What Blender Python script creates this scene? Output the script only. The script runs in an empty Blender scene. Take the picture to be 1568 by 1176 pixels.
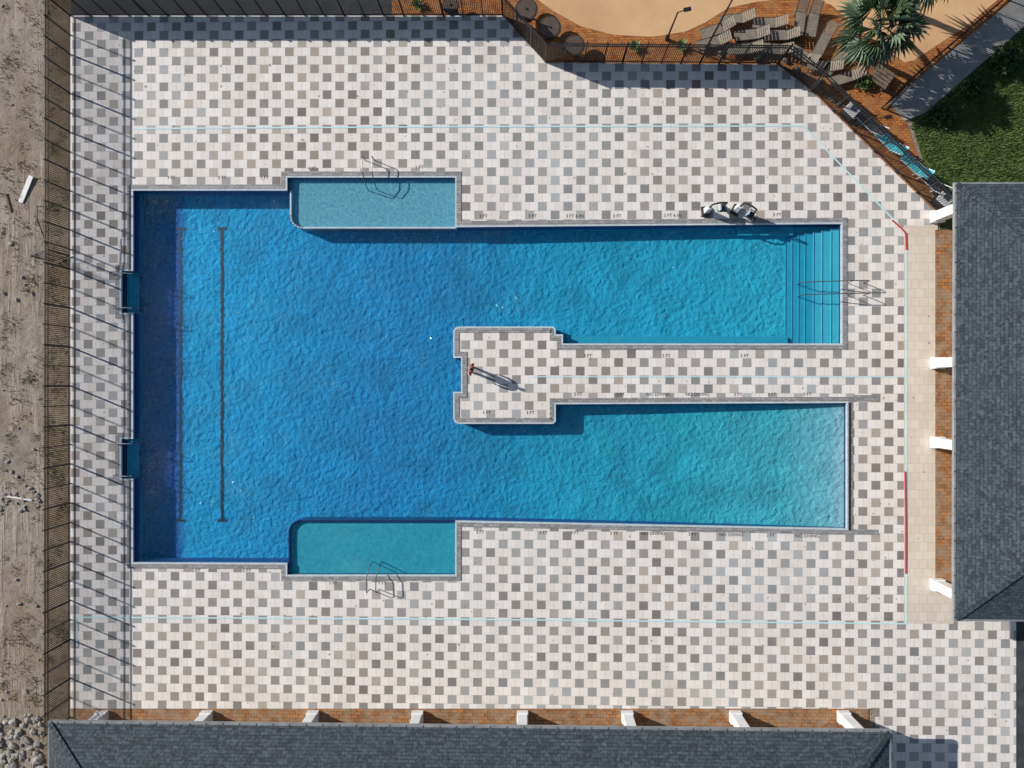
import bpy, bmesh, math, random
from mathutils import Vector, Matrix, Euler, noise
from mathutils.geometry import tessellate_polygon
random.seed(7)
scene = bpy.context.scene
scene.view_settings.view_transform = 'Standard'
scene.view_settings.look = 'None'
scene.view_settings.exposure = 0

# ------------------------------------------------------------------ camera
H = 42.0
F = 1092.0
ROT = Euler((0, math.radians(1.0), math.radians(0.15)), 'XYZ')
CAM = Vector((H * math.tan(math.radians(1.0)), 0, H))
RM = ROT.to_matrix()
cd = bpy.data.cameras.new("camera")
cam = bpy.data.objects.new("camera", cd)
scene.collection.objects.link(cam)
cam.location = CAM
cam.rotation_euler = ROT
cd.sensor_fit = 'HORIZONTAL'
cd.angle = 2 * math.atan(784 / F)
cd.clip_end = 2000
scene.camera = cam

def P(px, py, z=0.0):
    """survey point of the drone picture -> world position at height z"""
    d = RM @ Vector(((px - 784) / F, -(py - 588) / F, -1))
    t = (z - CAM.z) / d.z
    return CAM + d * t

# ------------------------------------------------------------------ light
EL = math.radians(30)
AZ = math.radians(22)
S = Vector((-math.cos(EL) * math.cos(AZ), math.cos(EL) * math.sin(AZ), math.sin(EL)))
sl = bpy.data.lights.new("sun", 'SUN')
sl.energy = 5.0
sl.angle = math.radians(0.5)
sl.color = (1.0, 0.955, 0.88)
so = bpy.data.objects.new("sun", sl)
so.rotation_euler = S.to_track_quat('Z', 'Y').to_euler()
so.location = S * 80
scene.collection.objects.link(so)
w = bpy.data.worlds.new("World")
scene.world = w
w.use_nodes = True
nt = w.node_tree
bg = nt.nodes['Background']
sky = nt.nodes.new('ShaderNodeTexSky')
sky.sky_type = 'NISHITA'
sky.sun_disc = False
sky.sun_elevation = EL
sky.sun_rotation = math.atan2(S.x, S.y)
nt.links.new(sky.outputs[0], bg.inputs[0])
bg.inputs[1].default_value = 0.08

# ------------------------------------------------------------------ node helper
class NT:
    def __init__(self, name):
        self.mat = bpy.data.materials.new(name)
        self.mat.use_nodes = True
        self.t = self.mat.node_tree
        self.b = self.t.nodes['Principled BSDF']
        self.out = self.t.nodes['Material Output']
        self.b.inputs['Roughness'].default_value = 0.8
    def n(self, typ, **kw):
        nd = self.t.nodes.new(typ)
        for k, v in kw.items():
            setattr(nd, k, v)
        return nd
    def l(self, a, b):
        self.t.links.new(a, b)
    def put(self, sock, v):
        if isinstance(v, bpy.types.NodeSocket):
            self.l(v, sock)
        else:
            if sock.type == 'RGBA' and len(v) == 3:
                v = (*v, 1)
            sock.default_value = v
    def m(self, op, a, b=None, c=None):
        nd = self.n('ShaderNodeMath', operation=op)
        self.put(nd.inputs[0], a)
        if b is not None: self.put(nd.inputs[1], b)
        if c is not None: self.put(nd.inputs[2], c)
        return nd.outputs[0]
    def mix(self, f, a, b, blend='MIX'):
        nd = self.n('ShaderNodeMix', data_type='RGBA', blend_type=blend)
        self.put(nd.inputs[0], f)
        self.put(nd.inputs[6], a)
        self.put(nd.inputs[7], b)
        return nd.outputs[2]
    def pos(self):
        return self.n('ShaderNodeNewGeometry').outputs['Position']
    def noise(self, scale, vec=None, detail=3, rough=0.6, dist=0.0):
        nd = self.n('ShaderNodeTexNoise')
        self.l(vec if vec is not None else self.pos(), nd.inputs['Vector'])
        nd.inputs['Scale'].default_value = scale
        nd.inputs['Detail'].default_value = detail
        nd.inputs['Roughness'].default_value = rough
        nd.inputs['Distortion'].default_value = dist
        return nd.outputs['Fac']
    def ramp(self, f, lo, hi):
        nd = self.n('ShaderNodeMapRange')
        self.put(nd.inputs[0], f)
        nd.inputs[1].default_value = lo
        nd.inputs[2].default_value = hi
        return nd.outputs[0]
    def scalev(self, sx, sy, sz, rot=0):
        nd = self.n('ShaderNodeMapping')
        self.l(self.pos(), nd.inputs[0])
        nd.inputs['Scale'].default_value = (sx, sy, sz)
        nd.inputs['Rotation'].default_value = (0, 0, rot)
        return nd.outputs[0]
    def bump(self, h, strength, dist=0.05):
        nd = self.n('ShaderNodeBump')
        self.l(h, nd.inputs['Height'])
        nd.inputs['Strength'].default_value = strength
        nd.inputs['Distance'].default_value = dist
        return nd.outputs[0]
    def fin(self, col, rough=None, normal=None):
        self.put(self.b.inputs['Base Color'], col)
        if rough is not None: self.put(self.b.inputs['Roughness'], rough)
        if normal is not None: self.l(normal, self.b.inputs['Normal'])
        return self.mat

def M(name, c1, c2=None, scale=3.0, rough=0.8, bump=0.0, metal=0.0):
    k = NT(name)
    k.b.inputs['Metallic'].default_value = metal
    if c2 is None:
        c2 = tuple(x * 0.75 for x in c1)
    f = k.noise(scale)
    f = k.ramp(f, 0.3, 0.7)
    nrm = k.bump(k.noise(scale * 4), bump) if bump else None
    return k.fin(k.mix(f, c2, c1), rough, nrm)

# ---- deck pavers
def deck_material(name, patterned=True, ox=0.0, oy=0.0):
    k = NT(name)
    sep = k.n('ShaderNodeSeparateXYZ')
    k.l(k.pos(), sep.inputs[0])
    PX, PY = 1.50, 0.510
    yy = k.m('DIVIDE', k.m('ADD', sep.outputs[1], oy), PY)
    row = k.m('FLOOR', yy)
    fy = k.m('FRACT', yy)
    off = k.m('MULTIPLY', k.m('FLOORED_MODULO', row, 2.0), 0.5)
    xx = k.m('ADD', k.m('DIVIDE', k.m('ADD', sep.outputs[0], ox), PX), off)
    u = k.m('FRACT', xx)
    col = k.m('FLOOR', xx)
    isg = k.m('LESS_THAN', u, 0.345)
    half = k.m('GREATER_THAN', u, 0.675)
    cx = k.m('ADD', k.m('MULTIPLY', col, 3.0), k.m('SUBTRACT', half, isg))
    cv = k.n('ShaderNodeCombineXYZ')
    k.l(cx, cv.inputs[0]); k.l(row, cv.inputs[1])
    wn = k.n('ShaderNodeTexWhiteNoise', noise_dimensions='2D')
    k.l(cv.outputs[0], wn.inputs['Vector'])
    rnd = wn.outputs['Value']
    sepc = k.n('ShaderNodeSeparateColor')
    k.l(wn.outputs['Color'], sepc.inputs[0])
    rnd2 = sepc.outputs[1]
    big = k.ramp(k.noise(0.10, detail=3), 0.42, 0.58)
    big2 = k.ramp(k.noise(0.07, vec=k.scalev(1, 1, 1, 1.2), detail=2), 0.45, 0.6)
    med = k.ramp(k.noise(0.6, detail=4), 0.3, 0.7)
    fine = k.noise(9, detail=4)
    g1 = k.mix(big, (0.24, 0.205, 0.19), (0.35, 0.36, 0.37))
    g2 = k.mix(k.m('MULTIPLY', k.m('MULTIPLY', rnd2, rnd2), 0.9), g1, (0.42, 0.36, 0.30))
    g2 = k.mix(k.m('MULTIPLY', big2, 0.45), g2, (0.42, 0.47, 0.49))
    gm = k.m('ADD', 0.62, k.m('MULTIPLY', rnd, 0.58))
    vm = k.n('ShaderNodeVectorMath', operation='SCALE')
    k.l(g2, vm.inputs[0]); k.l(gm, vm.inputs['Scale'])
    w1 = k.mix(rnd, (0.74, 0.685, 0.65), (0.84, 0.81, 0.785))
    w2 = k.mix(k.m('MULTIPLY', med, 0.40), w1, (0.72, 0.665, 0.61))
    if patterned:
        c = k.mix(isg, w2, vm.outputs[0])
    else:
        c = k.mix(k.m('MULTIPLY', rnd2, 0.75), (0.70, 0.62, 0.53), (0.62, 0.52, 0.43))
    j1 = k.m('LESS_THAN', fy, 0.05)
    def nearu(a):
        return k.m('LESS_THAN', k.m('ABSOLUTE', k.m('SUBTRACT', u, a)), 0.009)
    j = k.m('MAXIMUM', j1, k.m('MAXIMUM', nearu(0.009), k.m('MAXIMUM', nearu(0.345), nearu(0.675))))
    c = k.mix(k.m('MULTIPLY', j, 0.40), c, (0.30, 0.27, 0.24))
    st = k.ramp(k.noise(0.35, detail=6, rough=0.7), 0.54, 0.74)
    c = k.mix(k.m('MULTIPLY', st, 0.32), c, (0.40, 0.33, 0.27))
    sp = k.m('GREATER_THAN', k.noise(3.1, detail=1), 0.745)
    c = k.mix(k.m('MULTIPLY', sp, 0.65), c, (0.12, 0.10, 0.08))
    c = k.mix(k.m('MULTIPLY', k.ramp(fine, 0.3, 0.7), 0.12), c, (0.35, 0.32, 0.30))
    return k.fin(c, 0.75, k.bump(fine, 0.2, 0.02))

def coping_mat():
    k = NT("coping_stone")
    br = k.n('ShaderNodeTexBrick')
    k.l(k.pos(), br.inputs['Vector'])
    br.inputs['Scale'].default_value = 1
    br.inputs['Brick Width'].default_value = 0.3
    br.inputs['Row Height'].default_value = 0.15
    br.inputs['Mortar Size'].default_value = 0.012
    br.inputs['Color1'].default_value = (0.36, 0.355, 0.36, 1)
    br.inputs['Color2'].default_value = (0.21, 0.21, 0.22, 1)
    br.inputs['Mortar'].default_value = (0.15, 0.14, 0.13, 1)
    return k.fin(br.outputs[0], 0.7)

def brickpave(name, a, b, c, bw=0.35, rh=0.2):
    k = NT(name)
    br = k.n('ShaderNodeTexBrick')
    k.l(k.pos(), br.inputs['Vector'])
    br.inputs['Scale'].default_value = 1
    br.inputs['Brick Width'].default_value = bw
    br.inputs['Row Height'].default_value = rh
    br.inputs['Mortar Size'].default_value = 0.015
    br.inputs['Color1'].default_value = (*a, 1)
    br.inputs['Color2'].default_value = (*b, 1)
    br.inputs['Mortar'].default_value = (*[x * 0.45 for x in b], 1)
    n = k.ramp(k.noise(1.6, detail=4), 0.4, 0.62)
    col = k.mix(k.m('MULTIPLY', n, 0.65), br.outputs[0], c)
    return k.fin(col, 0.85)

def dirt_mat():
    k = NT("bare_dirt")
    a = k.ramp(k.noise(0.16, detail=7, rough=0.65), 0.38, 0.62)
    b = k.ramp(k.noise(1.1, detail=9, rough=0.8), 0.38, 0.64)
    wv = k.scalev(1.5, 0.14, 1, 0.04)
    tr = k.ramp(k.noise(1.0, vec=wv, detail=6, rough=0.7, dist=0.3), 0.48, 0.60)
    ta = k.ramp(k.noise(0.12, detail=2), 0.42, 0.55)
    tr = k.m('MULTIPLY', tr, ta)
    c = k.mix(a, (0.34, 0.26, 0.19), (0.43, 0.385, 0.335))
    c = k.mix(k.m('MULTIPLY', b, 0.62), c, (0.19, 0.145, 0.10))
    c = k.mix(k.m('MULTIPLY', tr, 0.5), c, (0.52, 0.44, 0.36))
    g = k.ramp(k.noise(0.45, detail=8, rough=0.8), 0.54, 0.66)
    c = k.mix(k.m('MULTIPLY', g, 0.55), c, (0.085, 0.08, 0.045))
    peb = k.m('GREATER_THAN', k.noise(5.5, detail=2), 0.70)
    c = k.mix(k.m('MULTIPLY', peb, 0.6), c, (0.58, 0.53, 0.48))
    hgt = k.m('ADD', k.noise(1.1, detail=9, rough=0.8), k.m('MULTIPLY', tr, 0.3))
    return k.fin(c, 0.95, k.bump(hgt, 1.0, 0.24))

def verge_mat():
    k = NT("dry_grass_soil")
    a = k.ramp(k.noise(0.4, detail=8, rough=0.7), 0.38, 0.62)
    b = k.ramp(k.noise(3, detail=7, rough=0.75), 0.35, 0.65)
    c = k.mix(a, (0.20, 0.13, 0.065), (0.30, 0.24, 0.17))
    c = k.mix(k.m('MULTIPLY', b, 0.55), c, (0.07, 0.06, 0.032))
    return k.fin(c, 0.95, k.bump(k.noise(3, detail=6), 0.8, 0.12))

def grass_mat(name="lawn"):
    k = NT(name)
    a = k.ramp(k.noise(0.5, detail=8, rough=0.7), 0.38, 0.62)
    b = k.ramp(k.noise(5, detail=6, rough=0.8), 0.35, 0.65)
    c = k.mix(a, (0.035, 0.07, 0.012), (0.10, 0.14, 0.025))
    c = k.mix(k.m('MULTIPLY', b, 0.6), c, (0.02, 0.035, 0.008))
    return k.fin(c, 0.9, k.bump(k.noise(5, detail=6), 1.0, 0.2))

def shingle_mat(name, horiz=True):
    k = NT(name)
    sep = k.n('ShaderNodeSeparateXYZ'); k.l(k.pos(), sep.inputs[0])
    cv = k.n('ShaderNodeCombineXYZ')
    i, j = (0, 1) if horiz else (1, 0)
    k.l(sep.outputs[i], cv.inputs[0]); k.l(sep.outputs[j], cv.inputs[1])
    br = k.n('ShaderNodeTexBrick')
    k.l(cv.outputs[0], br.inputs['Vector'])
    br.inputs['Scale'].default_value = 1
    br.inputs['Brick Width'].default_value = 0.36
    br.inputs['Row Height'].default_value = 0.17
    br.inputs['Mortar Size'].default_value = 0.012
    br.inputs['Color1'].default_value = (0.064, 0.084, 0.104, 1)
    br.inputs['Color2'].default_value = (0.024, 0.034, 0.044, 1)
    br.inputs['Mortar'].default_value = (0.012, 0.015, 0.02, 1)
    a = k.ramp(k.noise(0.35, detail=5), 0.35, 0.65)
    f = k.noise(6, detail=3)
    c = k.mix(k.m('MULTIPLY', a, 0.35), br.outputs[0], (0.034, 0.054, 0.064))
    c = k.mix(k.m('MULTIPLY', k.ramp(f, 0.5, 0.72), 0.65), c, (0.13, 0.15, 0.165))
    return k.fin(c, 0.9, k.bump(br.outputs['Fac'], 0.5, -0.02))

def water_mat():
    k = NT("pool_water")
    t = k.t
    t.nodes.remove(k.b)
    n1 = k.noise(4.2, detail=3, rough=0.55, dist=0.4)
    n2 = k.noise(1.0, detail=2)
    h = k.m('ADD', n1, k.m('MULTIPLY', n2, 0.6))
    nr = k.bump(h, 1.0, 0.20)
    tr = k.n('ShaderNodeBsdfTransparent'); tr.inputs[0].default_value = (0.95, 0.99, 1.0, 1)
    df = k.n('ShaderNodeBsdfDiffuse'); df.inputs[0].default_value = (0.0, 0.32, 0.62, 1)
    nd = k.bump(h, 1.0, 0.26)
    k.l(nd, df.inputs['Normal'])
    mx = k.n('ShaderNodeMixShader'); mx.inputs[0].default_value = 0.07
    k.l(tr.outputs[0], mx.inputs[1]); k.l(df.outputs[0], mx.inputs[2])
    gl = k.n('ShaderNodeBsdfGlossy'); gl.inputs['Roughness'].default_value = 0.035
    k.l(nr, gl.inputs['Normal'])
    lw = k.n('ShaderNodeLayerWeight')
    fac = k.m('ADD', 0.015, k.m('POWER', lw.outputs['Facing'], 5.0))
    m2 = k.n('ShaderNodeMixShader')
    k.l(fac, m2.inputs[0]); k.l(mx.outputs[0], m2.inputs[1]); k.l(gl.outputs[0], m2.inputs[2])
    k.l(m2.outputs[0], k.out.inputs[0])
    return k.mat

def floor_mat():
    k = NT("pool_plaster")
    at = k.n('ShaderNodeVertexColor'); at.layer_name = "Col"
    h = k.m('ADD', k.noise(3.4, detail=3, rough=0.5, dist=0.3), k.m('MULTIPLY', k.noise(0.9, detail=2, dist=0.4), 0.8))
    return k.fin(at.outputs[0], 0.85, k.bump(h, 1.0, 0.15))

MAT = {}
MAT['deck'] = deck_material("deck_pavers")
MAT['plain'] = deck_material("cream_pavers", False)
MAT['coping'] = coping_mat()
MAT['orange'] = brickpave("orange_pavers", (0.42, 0.17, 0.05), (0.22, 0.10, 0.04), (0.30, 0.25, 0.18))
MAT['terra'] = brickpave("terracotta_pavers", (0.50, 0.19, 0.035), (0.26, 0.07, 0.02), (0.36, 0.17, 0.06), 0.3, 0.15)
MAT['dirt'] = dirt_mat()
MAT['verge'] = verge_mat()
MAT['grass'] = grass_mat()
MAT['roofh'] = shingle_mat("shingles_long", True)
MAT['roofv'] = shingle_mat("shingles_cross", False)
MAT['water'] = water_mat()
MAT['floor'] = floor_mat()
MAT['white'] = M("white_paint", (0.78, 0.78, 0.78), (0.66, 0.67, 0.69), 2, 0.5)
MAT['tile'] = M("white_tile", (0.62, 0.68, 0.72), (0.44, 0.52, 0.58), 4, 0.3)
MAT['navy'] = M("navy_tile", (0.012, 0.035, 0.14), (0.008, 0.02, 0.08), 5, 0.3)
MAT['wallblue'] = M("pool_wall_blue", (0.008, 0.07, 0.28), (0.006, 0.05, 0.22), 2, 0.6)
MAT['black'] = M("black_powder_coat", (0.018, 0.018, 0.02), (0.012, 0.012, 0.014), 3, 0.45)
MAT['lane'] = M("lane_tile", (0.006, 0.012, 0.025), (0.004, 0.008, 0.018), 8, 0.5)
MAT['steel'] = M("stainless_steel", (0.55, 0.56, 0.58), (0.42, 0.43, 0.45), 3, 0.25, 0, 0.9)
MAT['steelD'] = M("dull_steel", (0.16, 0.16, 0.17), (0.10, 0.10, 0.11), 3, 0.4, 0, 0.6)
MAT['sand'] = M("tan_concrete", (0.68, 0.43, 0.23), (0.56, 0.33, 0.17), 0.35, 0.85, 0.2)
MAT['conc'] = M("grey_concrete", (0.36, 0.35, 0.33), (0.26, 0.25, 0.24), 1.5, 0.9, 0.2)
MAT['asph'] = M("dark_ground", (0.06, 0.065, 0.075), (0.03, 0.035, 0.04), 1.5, 0.9, 0.4)
MAT['wall'] = M("stucco_wall", (0.62, 0.58, 0.52), (0.52, 0.48, 0.43), 1.5, 0.85, 0.2)
MAT['glass'] = M("window_glass", (0.03, 0.04, 0.05), (0.02, 0.03, 0.04), 1, 0.1)
MAT['rock'] = M("weathered_rock", (0.24, 0.21, 0.17), (0.07, 0.065, 0.055), 2.5, 0.9, 0.5)
MAT['wood'] = M("weathered_wood", (0.22, 0.17, 0.12), (0.09, 0.07, 0.05), 5, 0.9, 0.4)
MAT['tansling'] = M("taupe_sling", (0.27, 0.24, 0.19), (0.17, 0.15, 0.12), 5, 0.85)
MAT['brown'] = M("brown_plastic", (0.05, 0.036, 0.03), (0.03, 0.022, 0.018), 6, 0.6)
MAT['brown2'] = M("brown_table_top", (0.11, 0.075, 0.06), (0.06, 0.042, 0.034), 6, 0.6)
MAT['teal'] = M("teal_sling", (0.12, 0.70, 0.78), (0.08, 0.58, 0.66), 5, 0.7)
MAT['drain'] = M("pale_blue_drain", (0.58, 0.80, 0.84), (0.46, 0.68, 0.74), 1.2, 0.6)
MAT['red'] = M("red_hose", (0.50, 0.03, 0.03), (0.36, 0.02, 0.02), 3, 0.6)
MAT['skin'] = M("skin", (0.48, 0.28, 0.19), (0.42, 0.24, 0.16), 8, 0.6)
MAT['shirt'] = M("dark_red_shirt", (0.26, 0.02, 0.03), (0.17, 0.012, 0.02), 8, 0.85)
MAT['trouser'] = M("dark_trousers", (0.025, 0.025, 0.035), (0.015, 0.015, 0.02), 8, 0.9)
MAT['hair'] = M("dark_hair", (0.02, 0.013, 0.01), (0.012, 0.008, 0.006), 20, 0.6)
MAT['eye'] = M("eye_white", (0.7, 0.7, 0.68), None, 3, 0.3)
MAT['palm'] = M("palm_leaf", (0.24, 0.32, 0.23), (0.10, 0.16, 0.09), 2.0, 0.5)
MAT['palm2'] = M("palm_leaf_dark", (0.11, 0.17, 0.08), (0.05, 0.09, 0.04), 2.0, 0.5)
MAT['trunk'] = M("palm_bark", (0.22, 0.17, 0.12), (0.12, 0.09, 0.06), 8, 0.95, 0.6)
MAT['leaf'] = M("dark_leaf", (0.05, 0.10, 0.02), (0.02, 0.045, 0.01), 3, 0.6)
MAT['blade'] = M("grass_blade", (0.10, 0.15, 0.03), (0.04, 0.075, 0.012), 1.2, 0.7)
MAT['drygrass'] = M("dry_grass_blade", (0.20, 0.16, 0.08), (0.12, 0.10, 0.05), 1.2, 0.8)
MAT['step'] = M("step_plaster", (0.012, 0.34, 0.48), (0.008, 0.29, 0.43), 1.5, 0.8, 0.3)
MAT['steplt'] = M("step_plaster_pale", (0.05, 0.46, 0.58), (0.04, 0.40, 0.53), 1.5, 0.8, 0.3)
MAT['shelfa'] = M("shelf_plaster_grey", (0.19, 0.48, 0.58), (0.06, 0.29, 0.41), 6.0, 0.8, 0.9)
MAT['shelfb'] = M("shelf_plaster_teal", (0.022, 0.36, 0.46), (0.008, 0.26, 0.37), 4.0, 0.8, 0.8)
MAT['agave'] = M("agave_leaf", (0.30, 0.38, 0.12), (0.12, 0.2, 0.05), 6, 0.5)
MAT['gutter'] = M("grey_gutter", (0.30, 0.31, 0.32), (0.18, 0.19, 0.2), 1.5, 0.5)
MAT['darksling'] = M("dark_sling", (0.06, 0.065, 0.075), (0.04, 0.045, 0.05), 5, 0.7)
MAT['rubble'] = M("pale_rubble", (0.42, 0.40, 0.37), (0.22, 0.2, 0.18), 2.5, 0.9, 0.5)
MAT['mud'] = M("wet_mud", (0.13, 0.11, 0.095), (0.3, 0.25, 0.21), 1.0, 0.7, 0.5)

# ------------------------------------------------------------------ mesh builder
class B:
    def __init__(self):
        self.v = []; self.f = []; self.mi = []; self.mats = []
    def mid(self, m):
        m = MAT[m]
        if m not in self.mats: self.mats.append(m)
        return self.mats.index(m)
    def add(self, vs, fs, m):
        o = len(self.v); i = self.mid(m)
        self.v += [tuple(x) for x in vs]
        for f in fs:
            self.f.append(tuple(o + a for a in f)); self.mi.append(i)
    def box(self, c, s, m, rot=0, tilt=None, taper=1.0):
        R = Matrix.Rotation(rot, 3, 'Z')
        if tilt is not None: R = R @ tilt
        vs = []
        for z in (-.5, .5):
            k = taper if z > 0 else 1
            for x, y in ((-.5, -.5), (.5, -.5), (.5, .5), (-.5, .5)):
                vs.append(Vector(c) + R @ Vector((x * s[0] * k, y * s[1] * k, z * s[2])))
        self.add(vs, [(3, 2, 1, 0), (4, 5, 6, 7), (0, 1, 5, 4), (1, 2, 6, 5), (2, 3, 7, 6), (3, 0, 4, 7)], m)
    def beam(self, a, b, wd, hg, m):
        a = Vector(a); b = Vector(b); d = b - a
        ang = math.atan2(d.y, d.x); L = d.length
        pitch = math.asin(d.z / L) if L else 0
        self.box((a + b) / 2, (L, wd, hg), m, ang, Matrix.Rotation(-pitch, 3, 'Y'))
    def tube(self, pts, r, m, n=8):
        pts = [Vector(p) for p in pts]
        rs = r if isinstance(r, (list, tuple)) else [r] * len(pts)
        vs = []; fs = []
        up = None
        for i, p in enumerate(pts):
            d = (pts[min(i + 1, len(pts) - 1)] - pts[max(i - 1, 0)]).normalized()
            if up is None:
                up = Vector((0, 0, 1)) if abs(d.z) < 0.9 else Vector((1, 0, 0))
            s1 = d.cross(up)
            if s1.length < 1e-4: s1 = d.cross(Vector((0, 1, 0)))
            s1.normalize(); s2 = s1.cross(d).normalized(); up = s2
            for j in range(n):
                a = 2 * math.pi * j / n
                vs.append(p + (s1 * math.cos(a) + s2 * math.sin(a)) * rs[i])
        for i in range(len(pts) - 1):
            for j in range(n):
                k = (j + 1) % n
                fs.append((i * n + j, i * n + k, (i + 1) * n + k, (i + 1) * n + j))
        fs.append(tuple(range(n))[::-1]); fs.append(tuple((len(pts) - 1) * n + j for j in range(n)))
        self.add(vs, fs, m)
    def blob(self, c, s, m, jit=0.15, sub=2, rot=None):
        bm = bmesh.new()
        bmesh.ops.create_icosphere(bm, subdivisions=sub, radius=1)
        vs = []
        sd = Vector((random.random() * 50, random.random() * 50, 0))
        for v in bm.verts:
            k = 1 + jit * 2 * noise.noise(v.co * 1.5 + sd)
            q = Vector((v.co.x * s[0], v.co.y * s[1], v.co.z * s[2])) * k
            if rot is not None: q = rot @ q
            vs.append(Vector(c) + q)
        bm.verts.index_update()
        fs = [tuple(v.index for v in f.verts) for f in bm.faces]
        bm.free()
        self.add(vs, fs, m)
    def poly(self, outer, z, m, holes=()):
        loops = [[Vector((p[0], p[1], 0)) for p in outer]] + [[Vector((p[0], p[1], 0)) for p in h] for h in holes]
        tr = tessellate_polygon(loops)
        flat = [p for lp in loops for p in lp]
        vs = [(p.x, p.y, z) for p in flat]
        fs = []
        for t in tr:
            a, b, c = [flat[i] for i in t]
            if (b - a).cross(c - a).z < 0: t = (t[2], t[1], t[0])
            fs.append(tuple(t))
        self.add(vs, fs, m)
    def ring(self, inner, outer, z, m):
        n = len(inner)
        vs = [(p[0], p[1], z) for p in inner] + [(p[0], p[1], z) for p in outer]
        fs = []
        sgn = signed(inner)
        for i in range(n):
            j = (i + 1) % n
            f = (i, j, n + j, n + i)
            fs.append(f if sgn < 0 else f[::-1])
        self.add(vs, fs, m)
    def wallring(self, pts, z0, z1, m):
        n = len(pts)
        vs = [(p[0], p[1], z0) for p in pts] + [(p[0], p[1], z1) for p in pts]
        self.add(vs, [(i, (i + 1) % n, n + (i + 1) % n, n + i) for i in range(n)], m)
    def obj(self, name, parent=None, smooth=False):
        me = bpy.data.meshes.new(name)
        me.from_pydata(self.v, [], self.f)
        for m in self.mats: me.materials.append(m)
        me.polygons.foreach_set('material_index', self.mi)
        if smooth: me.polygons.foreach_set('use_smooth', [True] * len(me.polygons))
        me.update()
        o = bpy.data.objects.new(name, me)
        scene.collection.objects.link(o)
        if parent: o.parent = parent
        return o

def empty(name):
    o = bpy.data.objects.new(name, None)
    scene.collection.objects.link(o)
    return o

def PP(lst, z=0.0):
    return [P(a, b, z) for a, b in lst]

def signed(pts):
    return sum(pts[i][0] * pts[(i + 1) % len(pts)][1] - pts[(i + 1) % len(pts)][0] * pts[i][1] for i in range(len(pts)))

def offset(pts, d):
    s = 1 if signed(pts) > 0 else -1
    n = len(pts); out = []
    for i in range(n):
        p0 = Vector(pts[i - 1][:2]); p1 = Vector(pts[i][:2]); p2 = Vector(pts[(i + 1) % n][:2])
        e1 = (p1 - p0).normalized(); e2 = (p2 - p1).normalized()
        n1 = Vector((e1.y, -e1.x)) * s; n2 = Vector((e2.y, -e2.x)) * s
        b = n1 + n2
        k = d / max(0.3, (1 + n1.dot(n2)) / 1.0)
        q = p1 + b * k
        out.append((q.x, q.y))
    return out

def arc(cx, cy, r, a0, a1, n=6):
    return [(cx + r * math.cos(math.radians(a0 + (a1 - a0) * i / n)), cy + r * math.sin(math.radians(a0 + (a1 - a0) * i / n))) for i in range(n + 1)]

# ------------------------------------------------------------------ pool outline
WZ = -0.14
pool_px = [(204, 292), (440, 292), (440, 272), (697, 272), (697, 348), (1288, 343), (1288, 526), (862, 526), (862, 512), (851, 512), (851, 504), (847, 500), (702, 500), (697, 502), (694, 507),
           (694, 548), (706, 548), (706, 600), (694, 600), (694, 641), (697, 647), (702, 649), (847, 649), (851, 645),
           (851, 619), (1296, 617), (1296, 809), (697, 797), (697, 880), (440, 880), (440, 862), (204, 861),
           (204, 733), (186, 733), (186, 672), (204, 672), (204, 479), (186, 479), (186, 415), (204, 415)]
pool = [(p.x, p.y) for p in PP(pool_px)]
cop = offset(pool, 0.36)
nose = offset(pool, 0.09)

b = B()
b.poly([(-300, -300), (300, -300), (300, 300), (-300, 300)], -0.06, 'dirt', [pool])
b.obj("ground")
deck_px = [(108, 24), (770, 24), (835, 96), (1190, 99), (1240, 137), (1436, 328), (1436, 1085), (108, 1085)]
b = B()
b.poly([p[:] for p in PP(deck_px)], 0.0, 'deck', [pool])
q = PP([(1436, 905), (1556, 950), (1556, 1250), (1340, 1250), (1340, 1085), (1436, 1085)])
b.poly(q, 0.0, 'deck')
b.wallring([p[:] for p in PP(deck_px)], -0.1, 0.0, 'conc')
b.obj("pool_deck_pavement")
b = B()
b.poly(PP([(1384, 345), (1436, 345), (1436, 905), (1460, 905), (1460, 955), (1384, 955)]), 0.005, 'plain')
b.obj("cream_pavement_strip")

b = B()
b.ring(pool, cop, 0.03, 'coping')
b.wallring(cop, 0.0, 0.03, 'coping')
b.poly(PP([(1306, 605), (1345, 605), (1345, 615), (1306, 615)]), 0.022, 'coping')
b.poly(PP([(1306, 810), (1345, 811), (1345, 819), (1306, 818)]), 0.022, 'coping')
b.ring(pool, nose, 0.036, 'tile')
b.obj("pool_coping")
b = B()
p0 = P(1301, 617); p1 = P(1301, 812)
b.box(((p0 + p1) / 2) + Vector((0, 0, 0.03)), (0.12, (p0 - p1).length, 0.03), 'black')
for i in range(60):
    y = p0.y + (p1.y - p0.y) * (i + .5) / 60
    b.box((p0.x, y, 0.048), (0.14, 0.03, 0.012), 'steelD')
b.obj("drain_grate")

# pool basin
basin = empty("swimming_pool")
b = B()
b.wallring(pool, 0.03, -0.10, 'tile')
b.wallring(pool, -0.10, -0.30, 'navy')
b.wallring(pool, -0.30, -2.2, 'wallblue')
b.obj("pool_walls", basin)

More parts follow.
